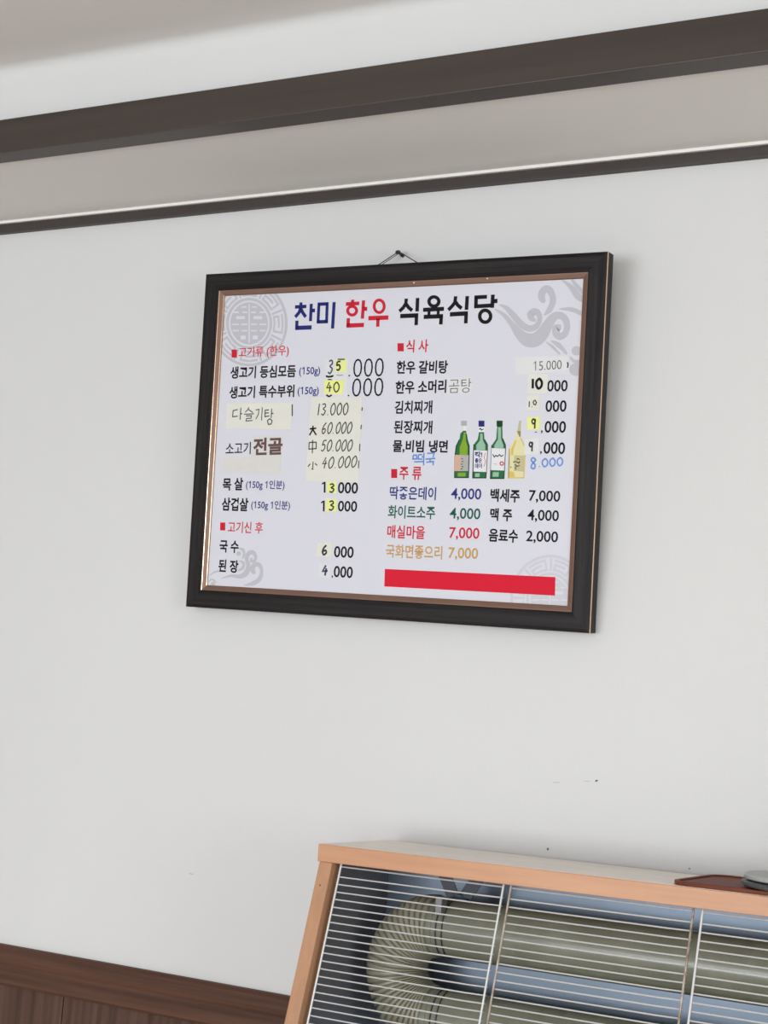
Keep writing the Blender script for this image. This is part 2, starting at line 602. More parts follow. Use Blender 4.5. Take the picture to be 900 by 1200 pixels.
def text(body, x0, x1, yl, yr, h, m, parent, weight=.02, v=P0, name='lettering'):
    """printed line: fitted between photo pixels x0..x1, middle height yl (left end) and yr (right end), h pixels tall"""
    cu = bpy.data.curves.new('type', 'FONT')
    cu.body = body.replace('1', '\U0001D7E3') if '150' in body or '15.' in body else body
    cu.offset = weight
    cu.resolution_u = 3
    o = bpy.data.objects.new('type', cu)
    COL.objects.link(o)
    dg = bpy.context.evaluated_depsgraph_get()
    dg.update()
    me = bpy.data.meshes.new_from_object(o.evaluated_get(dg))
    bpy.data.objects.remove(o)
    bpy.data.curves.remove(cu)
    xs = [p.co.x for p in me.vertices]
    ys = [p.co.y for p in me.vertices]
    ax, bx_, ay, by = min(xs), max(xs), min(ys), max(ys)
    A, B = Vector(sh(x0, yl)), Vector(sh(x1, yr))
    t = B-A
    ln = t.length
    t.normalize()
    nn = Vector((-t.y, t.x))
    xm, ym = (x0+x1)/2, (yl+yr)/2
    hh = (Vector(sh(xm, ym-h/2))-Vector(sh(xm, ym+h/2))).length
    for p in me.vertices:
        a = (p.co.x-ax)/(bx_-ax)*ln
        b = ((p.co.y-ay)/(by-ay)-.5)*hh
        q = A+t*a+nn*b
        p.co = (q.x, q.y, v)
    me.materials.clear()
    me.materials.append(m)
    ob = link(name, me, parent)
    face_up(me)
    return ob


# ---- grey ornaments
def medallion(cx, cy, r, m, rot=0):
    p = Print(v=VS+.00005)
    e = 1.12                                 # the print shows as an upright ellipse in the oblique view
    k = r/44.0
    kx = k
    ky = k*e
    for rr, wd in ((43, 3.2), (25.2, 3.2)):
        p.ring(cx, cy, rr*kx, rr*ky, wd*k, seg=64)
    # double-happiness lattice in the inner disc
    p.disc(cx, cy, 21.8*kx, ry=21.8*ky, n=40)
    # key pattern ring: eight hooked cells
    for j in range(8):
        a = j*45+rot

        def pt(rr, d):
            ang = math.radians(a+d)
            return (cx+rr*kx*math.cos(ang), cy+rr*ky*math.sin(ang))
        p.band([pt(28, -20), pt(41, -20)], 2.2*k)
        p.band([pt(39.0, -14.5), pt(39.0, 0), pt(39.0, 14.5), pt(29.5, 16), pt(29.5, 0), pt(29.5, -13), pt(34.5, -12), pt(34.5, 0), pt(34.5, 8)], 2.2*k)
    o = p.build('ornament', m, sheet, clip=True)
    # light bars of the characters
    b = Print(v=VS+.00009)
    for sx in (-1, 1):
        for (y, a0, a1, hh) in ((-17, 3, 9, 1.6), (-11.5, 2, 8, 1.5), (-11.5, 12, 19, 1.5), (-6, 5, 15, 3.0), (1.0, 2, 9, 1.5), (1.0, 12, 20, 1.5), (7.5, 2, 9, 1.5), (7.5, 12, 19, 1.5)):
            b.rect(cx+sx*a0*k, cy+(y-hh/2)*ky, cx+sx*a1*k, cy+(y+hh/2)*ky)
        b.rect(cx+sx*4*k, cy+12.5*ky, cx+sx*10*k, cy+16.5*ky)
    b.rect(cx-.7*k, cy-20*ky, cx+.7*k, cy+20*ky)
    b.build('ornament', M_sheet, sheet, clip=True)


medallion(292.0, 379, 44.5, M_motif)
medallion(644.5, 702, 46, M_motif2, 22)


def cloud(ox, oy, z, bands, blobs, m):
    p = Print(ox, oy, z, v=VS+.00006)
    for i, pts in enumerate(bands):
        p.band([(a, b) for a, b, c in pts], [c for a, b, c in pts], smooth=True, dv=i*4e-6)
    for i, (x, y, r) in enumerate(blobs):
        p.disc(x, y, r, dv=(len(bands)+i)*4e-6)
    p.build('ornament', m, sheet, clip=True)


cloud(580, 320, 8.18, [
    [(470, 405, 10), (520, 355, 55), (552, 290, 58), (552, 220, 58), (520, 160, 62), (480, 155, 66), (450, 195, 70), (452, 245, 62), (478, 282, 26)],
    [(38, 302, 6), (110, 335, 40), (180, 410, 56), (245, 485, 62), (320, 530, 56), (390, 515, 56), (428, 455, 48), (422, 395, 50), (382, 368, 60), (345, 395, 76), (352, 435, 52), (392, 458, 14)],
    [(0, 345, 12), (90, 405, 36), (165, 495, 50), (240, 590, 90), (310, 640, 120), (385, 640, 130), (450, 590, 125), (505, 500, 100), (560, 425, 80), (620, 405, 62), (672, 440, 60), (692, 510, 58), (672, 580, 60), (625, 608, 62), (588, 580, 66), (590, 530, 74), (635, 520, 40)],
    [(490, 660, 8), (555, 710, 26), (625, 780, 14)],
    [(535, 648, 8), (610, 690, 46), (690, 775, 20)],
    [(612, 345, 4), (700, 345, 34), (770, 360, 42), (840, 395, 36)],
    [(640, 65, 4), (730, 135, 46), (790, 215, 60), (850, 260, 50)],
    [(735, 60, 22), (790, 130, 36), (850, 190, 40)],
    [(720, 800, 12), (760, 845, 28), (840, 850, 34)],
], [(780, 745, 46), (775, 925, 62)], M_motif)
cloud(235, 630, 8.18, [
    [(85, 362, 5), (140, 328, 15), (200, 322, 14)],
    [(200, 392, 6), (290, 366, 20), (380, 372, 36), (440, 335, 52), (458, 265, 40), (442, 200, 36), (462, 152, 38), (502, 142, 34), (528, 182, 30), (516, 224, 28), (486, 222, 24), (488, 192, 18)],
    [(420, 455, 8), (500, 440, 34), (566, 395, 40), (586, 320, 30), (562, 262, 34), (516, 262, 40), (498, 305, 50), (522, 345, 26)],
    [(372, 105, 14), (408, 118, 26), (418, 160, 24), (404, 204, 14)],
    [(372, 222, 10), (412, 245, 26), (404, 292, 28), (360, 316, 14)],
    [(78, 425, 8), (112, 400, 14), (150, 432, 14)],
], [(366, 152, 22), (118, 444, 20)], M_motif)

# ---- headline drawn stroke by stroke
t1 = Print(340, 340, 7.5)
for pts, wd in [([(95, 108), (95, 135)], 27), ([(43, 148), (143, 143)], 27), ([(93, 150), (80, 195), (45, 237)], 28), ([(95, 165), (112, 200), (138, 236)], 27),
                ([(186, 120), (179, 273)], 27), ([(188, 180), (219, 178)], 29), ([(60, 268), (58, 338)], 29), ([(45, 333), (189, 327)], 33),
                ([(241, 124), (338, 120)], 26), ([(326, 112), (320, 288)], 26), ([(254, 118), (245, 288)], 26), ([(236, 279), (332, 276)], 27), ([(387, 105), (373, 338)], 28)]:
    t1.band(pts, wd)
t1.build('headline_word', M_navy, sheet)
t2 = Print(340, 340, 7.5)
for pts, wd in [([(549, 84), (549, 112)], 27), ([(490, 123), (608, 116)], 28), ([(646, 90), (635, 251)], 28), ([(645, 166), (678, 164)], 31),
                ([(512, 246), (509, 322)], 29), ([(495, 312), (649, 306)], 33), ([(688, 247), (864, 241)], 33), ([(773, 250), (770, 322)], 28)]:
    t2.band(pts, wd)
t2.ring(545, 181, 39, 38, 27)
t2.ring(783, 142, 44, 55, 26)
t2.build('headline_word', M_red, sheet)
t3 = Print(460, 335, 6.4286)
for pts, wd in [([(104, 96), (100, 135), (80, 165), (52, 192)], 26), ([(104, 138), (120, 162), (148, 186)], 25), ([(189, 91), (185, 193)], 27), ([(58, 228), (194, 222)], 30), ([(181, 215), (178, 296)], 27),
                ([(230, 181), (388, 173)], 28), ([(276, 180), (274, 228)], 22), ([(345, 178), (343, 228)], 22), ([(235, 234), (381, 228)], 29), ([(367, 222), (364, 291)], 27),
                ([(476, 78), (470, 125), (450, 152), (420, 182)], 26), ([(476, 122), (492, 146), (521, 170)], 25), ([(563, 77), (557, 181)], 27), ([(432, 215), (567, 207)], 30), ([(555, 200), (552, 283)], 27),
                ([(617, 87), (712, 82)], 26), ([(630, 80), (628, 165)], 27), ([(616, 155), (742, 148)], 27), ([(756, 66), (751, 166)], 27), ([(755, 116), (791, 113)], 29)]:
    t3.band(pts, wd)
t3.ring(312, 118, 37, 35, 26)
t3.ring(698, 229, 41, 45, 27)
t3.build('headline_word', M_k, sheet)

# ---- printed lines: (text, x0, x1, y left, y right, height, ink, weight)
LINES = [
    ('고기류 (한우)', 279.8, 338.6, 414, 411.3, 14, M_red, .012),
    ('생고기 등심모듬', 270, 346.8, 436.8, 434.8, 14.5, M_k, .029),
    ('(150g)', 350.6, 375.2, 436, 435.2, 11.5, M_blue, .016),
    ('생고기 특수부위', 268.8, 345, 460, 458, 14.5, M_k, .029),
    ('(150g)', 348.8, 373.6, 459.2, 458.6, 11.5, M_blue, .016),
    ('000', 414, 449.8, 431.4, 430.2, 21.8, M_k, -.012),
    ('.', 408.2, 410.4, 440.2, 440.2, 1.8, M_k, 0),
    ('000', 412.7, 449.3, 454.2, 453.4, 21.8, M_k, -.012),
    ('.', 407.4, 409.4, 463.6, 463.6, 1.8, M_k, 0),
    ('소고기', 264.5, 293.9, 526, 525, 14.5, M_k, .012),
    ('목 살', 261, 285, 567.6, 567.2, 15, M_k, .030),
    ('(150g 1인분)', 288.3, 333.5, 568.4, 569, 12, M_blue, .016),
    ('000', 396, 419.6, 571.5, 572, 13.5, M_k, .018),
    ('삼겹살', 260, 291, 590.6, 591.4, 15.5, M_k, .030),
    ('(150g 1인분)', 294.4, 340, 592, 593, 12, M_blue, .016),
    ('000', 396, 418.6, 593, 593.6, 12.8, M_k, .018),
    ('고기신 후', 267, 308, 617.6, 618.6, 13.5, M_red, .012),
    ('국 수', 257.3, 279.8, 640, 641, 14.5, M_k, .030),
    ('된 장', 256, 279.3, 662.6, 664.2, 15, M_k, .030),
    ('000', 391.5, 414.5, 646.4, 647.4, 13.6, M_k, .018),
    (',', 388.6, 390.2, 676, 676, 3.4, M_k, .01),
    ('000', 391.2, 413.5, 669.6, 671, 13.6, M_k, .018),
    ('식 사', 476, 501.9, 405.8, 405.2, 15, M_red, .02),
    ('한우 갈비탕', 464.8, 524.8, 430.6, 430, 15.5, M_k, .029),
    ('한우 소머리', 463.5, 523.1, 454.2, 452.6, 15.5, M_k, .029),
    ('000', 641.3, 665.3, 452.2, 452, 13.6, M_k, .018),
    ('김치찌개', 462.6, 506.7, 477.4, 477, 15.5, M_k, .026),
    ('000', 639.3, 664, 476, 475.8, 13.8, M_k, .018),
    ('된장찌개', 461.6, 506.7, 500.2, 500.8, 15.5, M_k, .026),
    (',', 633.8, 636, 506.2, 506.2, 3.8, M_k, .01),
    ('000', 638.2, 663.3, 500.2, 500.4, 14, M_k, .018),
    ('물,비빔 냉면', 460.3, 524.8, 523, 523.8, 15.5, M_k, .030),
    (',', 632.8, 635, 530.6, 530.6, 3.8, M_k, .01),
    ('000', 637, 662.3, 524.8, 525.4, 14, M_k, .018),
    ('주 류', 468, 494, 554.4, 554.8, 15.5, M_red, .020),
    ('딱좋은데이', 456.8, 511, 577.4, 578.6, 15.5, M_blue, .019),
    ('4,000', 528.6, 564, 579.2, 580.2, 15, M_blue, .014),
    ('백세주', 574.7, 609.2, 580, 581.4, 15.5, M_k, .030),
    ('7,000', 619.8, 656.6, 581.6, 582.8, 15, M_k, .016),
    ('화이트소주', 454.8, 510, 599.6, 601, 15.5, M_green, .018),
    ('4,000', 527, 563, 602.2, 603.4, 15, M_green, .014),
    ('맥 주', 574.4, 600.2, 602.6, 603.8, 15, M_k, .030),
    ('4,000', 618.2, 655, 604.2, 605.6, 15, M_k, .016),
    ('매실마을', 453.9, 498, 622.8, 624.2, 15.5, M_red, .020),
    ('7,000', 526.4, 561.8, 625, 626.2, 15, M_red, .014),
    ('음료수', 572.8, 607, 627, 628.6, 15.5, M_k, .030),
    ('2,000', 616.6, 654, 629, 630.4, 15, M_k, .016),
    ('국화면좋으리', 452.2, 518.3, 645.6, 647.8, 16, M_gold, .018),
    ('7,000', 525.4, 560.2, 648.6, 649.8, 15, M_gold, .014),
]
for ln in LINES:
    text(ln[0], *ln[1:6], ln[6], sheet, ln[7])
for (x0, y0, x1, y1) in [(271.4, 409.6, 277.8, 419.2), (258, 612.3, 264, 621.6), (465.8, 402.2, 473.2, 411.8), (458.4, 549.6, 465.5, 560.2)]:
    Print().rect(x0, y0, x1, y1).build('bullet_square', M_red, sheet)
for (x, y) in ((380.4, 571), (379.4, 593)):
    Print().poly([(x-1.0, y+6.4), (x+1.0, y+6.4), (x+1.2, y-6.4), (x-.6, y-6.4), (x-3.2, y-4.6), (x-3.2, y-2.8), (x-.8, y-4.2)]).build('lettering', M_k, sheet)
Print().poly([(450.3, 687.3), (650.4, 698), (651, 676.3), (451, 666.7)]).build('red_bar', M_redbar, sheet)

# ---- printed drink bottles
b = Print(510, 480, 7.5)
b.poly([(248, 183), (272, 183), (275, 215), (281, 262), (299, 322), (299, 400), (292, 597), (170, 597), (175, 400), (185, 322), (214, 262), (221, 212)], 0)
_o = [(248, 183), (272, 183), (275, 215), (281, 262), (299, 322), (299, 400), (292, 597), (170, 597), (175, 400), (185, 322), (214, 262), (221, 212)]
b.band(_o[2:-1], 9, 6, .00002)
b.band(_o[-4:-1], 9, 6, .00002)
b.poly([(252, 200), (268, 200), (270, 270), (286, 330), (284, 398), (215, 398), (216, 330), (240, 270)], 1, .00003)
b.poly([(200, 555), (270, 555), (266, 588), (196, 588)], 1, .00003)
b.rect(228, 98, 278, 142, 2, .00003)
b.poly([(247, 186), (273, 186), (274, 142), (250, 142)], 3, .00003)
b.poly([(168, 540), (220, 540), (224, 398), (173, 398)], 4, .00004)
b.poly([(220, 540), (290, 540), (295, 400), (224, 398)], 2, .00004)
for (x, y) in [(236, 430), (240, 455), (234, 478), (240, 500), (232, 520)]:
    b.band([(x-8, y), (x+3, y+4), (x+8, y-3)], 5, 5, .00006)
b.build('printed_bottle', [M_bgreen, M_blime, M_bsilver, M_bwhite, M_bpeach, M_k, M_bdark], sheet)
b = Print(510, 480, 7.5)
b.poly([(385, 198), (429, 198), (433, 262), (459, 308), (459, 360), (446, 600), (330, 600), (338, 360), (341, 305), (374, 262)], 0)
_o = [(385, 198), (429, 198), (433, 262), (459, 308), (459, 360), (446, 600), (330, 600), (338, 360), (341, 305), (374, 262)]
b.band(_o[2:-1], 9, 6, .00002)
b.band(_o[-4:-1], 9, 6, .00002)
b.poly([(396, 210), (416, 210), (420, 270), (440, 312), (440, 356), (362, 356), (362, 312), (394, 270)], 1, .00003)
b.poly([(352, 560), (392, 560), (390, 592), (350, 592)], 1, .00003)
b.rect(381, 97, 433, 150, 2, .00003)
b.rect(379, 150, 431, 198, 3, .00003)
b.band([(386, 175), (398, 165), (408, 180), (424, 170)], 8, 4, .00005)
b.poly([(336, 545), (448, 548), (457, 360), (341, 357)], 3, .00004)
b.band([(440, 380), (432, 420), (442, 460), (430, 500)], 5, 5, .00006)
bo = b.build('printed_bottle', [M_bgreen, M_bmint, M_navy, M_bwhite, M_k, M_red, M_bdark], sheet)
for s, ya, yb in (('딱!', 368, 422), ('좋은', 428, 470), ('데이', 474, 516)):
    text(s, 510+350/7.5, 510+(412 if s != '딱!' else 415)/7.5, 480+(ya+yb)/15, 480+(ya+yb)/15, (yb-ya)/7.5, M_navy, sheet, .03, P0+.0001)
b = Print(510, 480, 7.5)
b.poly([(545, 146), (590, 146), (593, 255), (617, 312), (617, 350), (604, 605), (486, 605), (496, 350), (499, 312), (536, 258)], 0)
_o = [(545, 146), (590, 146), (593, 255), (617, 312), (617, 350), (604, 605), (486, 605), (496, 350), (499, 312), (536, 258)]
b.band(_o[2:-1], 9, 7, .00002)
b.band(_o[-4:-1], 9, 7, .00002)
b.poly([(552, 155), (578, 155), (580, 260), (600, 315), (600, 338), (520, 338), (520, 315), (552, 262)], 1, .00003)
b.poly([(508, 550), (560, 550), (556, 590), (504, 590)], 1, .00003)
b.rect(540, 97, 593, 148, 2, .00003)
b.poly([(489, 532), (606, 536), (615, 342), (496, 338)], 3, .00004)
b.band([(505, 392), (520, 418), (532, 402), (548, 412), (565, 396), (580, 412), (600, 400)], 8, 4, .00006)
b.disc(586, 474, 20, 5, .00006)
b.disc(586, 474, 10, 3, .00008)
b.band([(513, 478), (545, 480)], 5, 6, .00006)
b.build('printed_bottle', [M_bgreen, M_bmint, M_bdark, M_bwhite, M_k, M_red, M_bsilver, M_bdark], sheet)
b = Print(510, 480, 7.5)
b.poly([(722, 185), (750, 185), (752, 250), (785, 322), (790, 400), (778, 600), (644, 600), (652, 400), (652, 345), (706, 250)], 0)
_o = [(722, 185), (750, 185), (752, 250), (785, 322), (790, 400), (778, 600), (644, 600), (652, 400), (652, 345), (706, 250)]
b.band(_o[2:-1], 9, 6, .00002)
b.band(_o[-4:-1], 9, 6, .00002)
b.poly([(704, 270), (716, 270), (690, 345), (684, 400), (664, 400), (668, 345)], 1, .00003)
b.poly([(650, 545), (690, 545), (700, 592), (650, 592)], 1, .00003)
b.poly([(718, 188), (752, 188), (750, 240), (740, 240)], 2, .00003)
b.poly([(722, 187), (752, 187), (758, 97), (737, 97)], 3, .00003)
b.poly([(690, 540), (778, 545), (784, 405), (694, 402)], 4, .00004)
for pts in [[(685, 462), (710, 456), (735, 470), (745, 455)], [(700, 480), (720, 500), (742, 490)], [(706, 500), (708, 528)], [(716, 440), (725, 430), (742, 440)], [(668, 500), (664, 512)]]:
    b.band(pts, 7, 5, .00006)
b.build('printed_bottle', [M_bpale, M_byel, M_bolive, M_bkhaki, M_bkhaki, M_k, M_byel], sheet)

# ---- stuck-on slips of paper with hand lettering
DIG = {'0': [[(.5, 1), (.12, .75), (.06, .35), (.38, 0), (.82, .2), (.92, .65), (.62, .98), (.46, .98)]],
       '1': [[(.5, 1), (.48, 0)]],
       '3': [[(.12, .9), (.6, .98), (.8, .75), (.4, .55), (.86, .35), (.55, .02), (.1, .12)]],
       '4': [[(.55, 1), (.12, .42), (.92, .46)], [(.66, .72), (.56, 0)]],
       '5': [[(.3, .95), (.2, .55), (.62, .6), (.8, .3), (.5, .02), (.1, .1)], [(.3, .95), (.9, .98)]],
       '6': [[(.7, 1), (.3, .7), (.14, .3), (.4, 0), (.8, .18), (.66, .45), (.22, .36)]],
       '8': [[(.75, .88), (.4, .98), (.2, .75), (.75, .35), (.6, .02), (.2, .1), (.3, .4), (.8, .75), (.75, .88)]],
       '9': [[(.8, .85), (.4, .98), (.16, .72), (.46, .5), (.82, .72), (.8, .9), (.72, 0)]],
       '.': [[(.35, .06), (.55, .0)]],
       ',': [[(.6, .08), (.4, -.12)]]}


def slip(pts, m, v=VS+.0004, name='paper_slip', th=.0003):
    q = [sh(*p) for p in pts]
    bm_ = MB()
    n = len(q)
    bm_.add([(x, y, VS-.0001) for x, y in q]+[(x, y, v) for x, y in q],
            [tuple(range(n, 2*n)), tuple(range(n-1, -1, -1))]+[(i, (i+1) % n, n+(i+1) % n, n+i) for i in range(n)])
    return bm_.build(name, m, board)


def rectpts(x0, y0, x1, y1):
    return [(x0, y1), (x1, y1), (x1, y0), (x0, y0)]


def hand(strokes, x0, y0, x1, y1, wd, m, parent, v, zoom=(0, 0, 1), smooth=False, slant=0):
    """strokes in a unit box (y up) mapped to the pixel box; one mesh"""
    p = Print(*zoom, v=v)
    for s in strokes:
        pts = [(x0+(x1-x0)*(a+slant*b), y1-(y1-y0)*b) for a, b in s]
        p.band(pts, wd*1.6, smooth=smooth)
    return p.build('handwriting', m, parent)


def handnum(s, x0, y0, x1, y1, wd, m, parent, v, zoom=(0, 0, 1), slant=.15, rise=0.0):
    adv = {'1': .55, '.': .5, ',': .5}
    tot = sum(adv.get(c, 1.0) for c in s)
    st = []
    x = 0
    for c in s:
        a = adv.get(c, 1.0)
        for k in DIG[c]:
            st.append([((x+.1*a+q[0]*.8*a)/tot, q[1]+rise*(x/tot)) for q in k])
        x += a
    p = Print(*zoom, v=v)
    for s_ in st:
        pts = [(x0+(x1-x0)*(a+slant*b_*(y1-y0)/(x1-x0)), y1-(y1-y0)*b_) for a, b_ in s_]
        p.band(pts, wd*1.75, smooth=len(pts) > 3)
    return p.build('handwriting', m, parent)


HV = .0001
Z8 = (340, 400, 7.5)
# 35 / 40 block
s1 = slip([(381, 467), (407.5, 466.5), (408, 420.5), (381.5, 421)], M_slip, VS+.0003)
handnum('3', 322, 165, 378, 285, 7, M_inkb, s1, VS+.0003+HV, Z8, .1)
hand([[(0, .4), (.3, 0), (.7, .1), (1, .5)]], 315, 292, 382, 312, 9, M_k, s1, VS+.0003+HV, Z8)
hand([[(0, .1), (.4, .9), (1, .2)]], 330, 333, 370, 342, 6, M_k, s1, VS+.0003+HV, Z8)
hand([[(0, .8), (.5, 0), (1, .8)]], 318, 468, 368, 486, 8, M_k, s1, VS+.0003+HV, Z8)
hand([[(0, .5), (1, .5)]], 420, 156, 482, 162, 6, M_ink, s1, VS+.0008, Z8)
hand([[(0, .6), (.4, .3), (1, .5)]], 410, 292, 465, 304, 3, M_inkb, s1, VS+.0003+HV, Z8)
s2 = slip([(393, 436), (406, 435.6), (406.3, 421), (393.4, 421.4)], M_yel, VS+.0006, 'price_sticker')
handnum('5', 398, 175, 455, 255, 8, M_ink, s2, VS+.0006+HV, Z8, 0)
s3 = slip([(379.5, 461.6), (401.6, 461.8), (403.8, 445.6), (380.5, 445.4)], M_yel, VS+.0006, 'price_sticker')
handnum('40', 312, 360, 442, 445, 6, M_ink, s3, VS+.0006+HV, Z8, 0)
# cream note with the dish name
n1 = slip([(264.5, 502), (341, 503.4), (343.7, 472), (266, 472.8)], M_cream, VS+.0004, 'paper_note')
Z2 = (230, 460, 3.913)
hand([[(.55, .85), (.1, .75), (.05, .25), (.55, .3)], [(.85, 1), (.78, 0)], [(.8, .5), (1, .5)]], 165, 70, 212, 125, 2.6, M_ink, n1, VS+.0004+HV, Z2)
hand([[(.5, 1), (.35, .8), (.1, .65)], [(.45, .85), (.9, .62)], [(.0, .5), (1, .54)], [(.2, .38), (.75, .4), (.7, .22), (.25, .2), (.2, .02), (.85, .06)]], 220, 68, 265, 132, 2.4, M_ink, n1, VS+.0004+HV, Z2)
hand([[(.05, .8), (.5, .85), (.4, .45), (.05, .1)], [(.95, 1), (.85, 0)]], 272, 68, 305, 128, 2.4, M_ink, n1, VS+.0004+HV, Z2)
hand([[(.5, .92), (.1, .9), (.08, .5), (.55, .55)], [(.1, .72), (.5, .74)], [(.8, 1), (.75, .42)], [(.76, .7), (1, .7)], [(.6, .38), (.35, .25), (.45, .02), (.75, .05), (.85, .25), (.6, .38)]], 312, 74, 355, 148, 2.6, M_ink, n1, VS+.0004+HV, Z2)
hand([[(.5, 1), (.5, 0)]], 438, 54, 443, 108, 3, M_ink, n1, VS+.0004+HV, Z2)
# long price note
n2 = slip([(357.8, 563.5), (420.4, 565.3), (424.7, 465.6), (364.7, 465.6)], M_cream, VS+.0005, 'paper_note')
v2 = VS+.0005+HV
handnum('13.000', 232, 548, 512, 650, 5.2, M_ink, n2, v2, Z8, .12, .06)
handnum('60.000', 268, 715, 540, 812, 5.0, M_ink, n2, v2, Z8, .2, .05)
handnum('50.000', 262, 868, 545, 965, 5.0, M_ink, n2, v2, Z8, .2, .02)
handnum('40.000', 268, 1020, 582, 1118, 5.0, M_ink, n2, v2, Z8, .2, .14)
hand([[(.08, .66), (.95, .74)], [(.52, 1), (.48, .6), (.05, 0)], [(.5, .62), (.72, .3), (.95, .02)]], 168, 742, 235, 826, 8, M_k, n2, v2, Z8)
hand([[(.05, .82), (.02, .32), (.95, .36), (.95, .84), (.05, .82)], [(.5, 1), (.46, 0)]], 165, 868, 234, 985, 5.5, M_ink, n2, v2, Z8)
hand([[(.55, 1), (.52, .1), (.38, .18)], [(.25, .75), (.0, .4)], [(.75, .8), (1, .55)]], 158, 1058, 240, 1132, 5.5, M_ink, n2, v2, Z8)
for (x0, y0, x1, y1) in [(630, 580, 636, 610), (620, 735, 630, 772), (610, 900, 615, 966), (601, 1048, 606, 1116)]:
    hand([[(.8, 1), (.2, 0)]], x0, y0, x1, y1, 5, M_ink, n2, v2, Z8)
# brown dish name on its patch, blank strip below
n3 = slip([(296, 535), (331, 535), (332, 510.5), (296.8, 511.5)], M_beige, VS+.0002, 'paper_slip')
text('전골', 296.8, 331.2, 523.6, 522.4, 20.5, M_brown, n3, .036, VS+.0003)
slip([(258.6, 552.5), (328.4, 555), (330, 534.8), (259.4, 536)], M_beige, VS+.0003, 'blank_strip')
# 13 stickers
for (q, c) in (([(383, 577.6), (394.4, 578.2), (395, 565), (383.5, 564.8)], (384.6, 567, 393, 577)), ([(382, 599), (394.4, 599.6), (395.2, 585.2), (382.6, 584.8)], (384, 587, 392.6, 598))):
    k_ = slip(q, M_yel, VS+.0004, 'price_sticker')
    handnum('3', *c, .9, M_ink, k_, VS+.0004+HV, (0, 0, 1), .05)
# 6 and 4 slips
k_ = slip([(371, 652.2), (388.9, 652.8), (389.9, 636.4), (372, 635.8)], M_cream, VS+.0004, 'price_sticker')
handnum('6', 376, 639, 384.4, 650, 1.1, M_ink, k_, VS+.0004+HV, (0, 0, 1), .1)
k_ = slip([(373.5, 676.4), (386.6, 677), (387.4, 661), (374.2, 660.6)], M_slip, VS+.0003, 'price_sticker')
handnum('4', 376, 662.5, 385, 674.5, 1.2, M_inkb, k_, VS+.0003+HV, (0, 0, 1), .1)
# right column
k_ = slip([(524.2, 461.4), (552.8, 460.6), (553.6, 442), (524.8, 442.6)], M_slip, VS+.0003, 'paper_slip')
text('곰탕', 526.4, 552.4, 452.6, 451.6, 16.4, M_ink, k_, -.01, VS+.0004)
k_ = slip([(604, 439), (620, 438.6), (666.4, 433.6), (665.6, 417.6), (620.4, 418), (604.4, 419)], M_slip, VS+.0003, 'paper_slip')
text('15.000', 625.3, 658.2, 429, 427, 11, M_ink, k_, -.01, VS+.0004)
hand([[(.2, 1), (.8, .6), (.3, 0)]], 664.6, 424.5, 666.2, 431, .8, M_ink, k_, VS+.0004, (0, 0, 1))
Z6 = (590, 400, 7.5)
k_ = slip([(618.4, 461.2), (641.2, 460.8), (642.4, 438), (619.4, 438.2)], M_cream, VS+.0005, 'price_sticker')
handnum('10', 240, 330, 350, 415, 12, M_k, k_, VS+.0005+HV, Z6, 0)
k_ = slip([(617.3, 481), (632.6, 480.6), (632.9, 463.2), (617.5, 463.4)], M_cream, VS+.0004, 'price_sticker')
hand([[(.06, .8), (.02, 0)], [(.36, .06), (.42, .02)], [(.75, 1), (.55, .7), (.62, .4), (.85, .3), (.98, .65), (.78, 1)]], 225, 515, 292, 578, 6, M_ink, k_, VS+.0004+HV, Z6)
k_ = slip([(617.6, 503.4), (632.6, 503.2), (632.9, 488.6), (618.2, 488.8)], M_yel, VS+.0004, 'price_sticker')
handnum('9', 240, 682, 292, 768, 8, M_ink, k_, VS+.0004+HV, Z6, 0)
k_ = slip([(614, 533.2), (631.6, 531.3), (632.2, 513.4), (614.8, 514.8)], M_slip, VS+.0004, 'price_sticker')
handnum('9', 216, 886, 268, 968, 8, M_ink, k_, VS+.0004+HV, Z6, 0)
hand([[(0, .5), (1, .4)]], 276, 794, 294, 800, 5, M_ink, sheet, P0, Z6)
handnum('8', 226, 1022, 300, 1120, 8, M_pen, sheet, P0, Z6, .0)
handnum('.000', 300, 1034, 530, 1104, 7.5, M_pen, sheet, P0, Z6, .0, .22)
Z5 = (440, 470, 3.103)
hand([[(.05, .8), (.22, .82)], [(.02, .5), (.22, .52), (.2, .78)], [(.28, .85), (.45, .85)], [(.26, .5), (.45, .5)], [(.28, .85), (.28, .5)], [(.06, .8), (.06, .5)],
      [(.52, 1), (.5, .3)], [(.42, .68), (.52, .68)], [(.1, .28), (.5, .3), (.5, 0)],
      [(.65, .95), (.95, .98), (.9, .62)], [(.58, .5), (1, .55)], [(.78, .5), (.77, .3)], [(.62, .25), (.92, .3), (.9, 0)]], 132, 188, 218, 234, 3.2, M_pen, sheet, P0, Z5)

# ---- nail and hanging wire
npos = on_wall(467.3, 296.8, -.016)
nail = MB()
nail.tube([(npos.x, .012, npos.z), (npos.x, -.020, npos.z)], .0016, 10)
nail.tube([(npos.x, -.020, npos.z), (npos.x, -.0225, npos.z)], .0034, 12)
nail.tube([(npos.x, -.001, npos.z), (npos.x, -.006, npos.z)], .0030, 12)
tag(nail.build('nail', M_iron), 'dark iron nail in the wall above the menu board', 'nail')
wm = MB()
inv = BM.inverted()


def backpt(px, py):
    u, w_ = sh(px, py, -.0065)
    return (u, w_, -.0065)


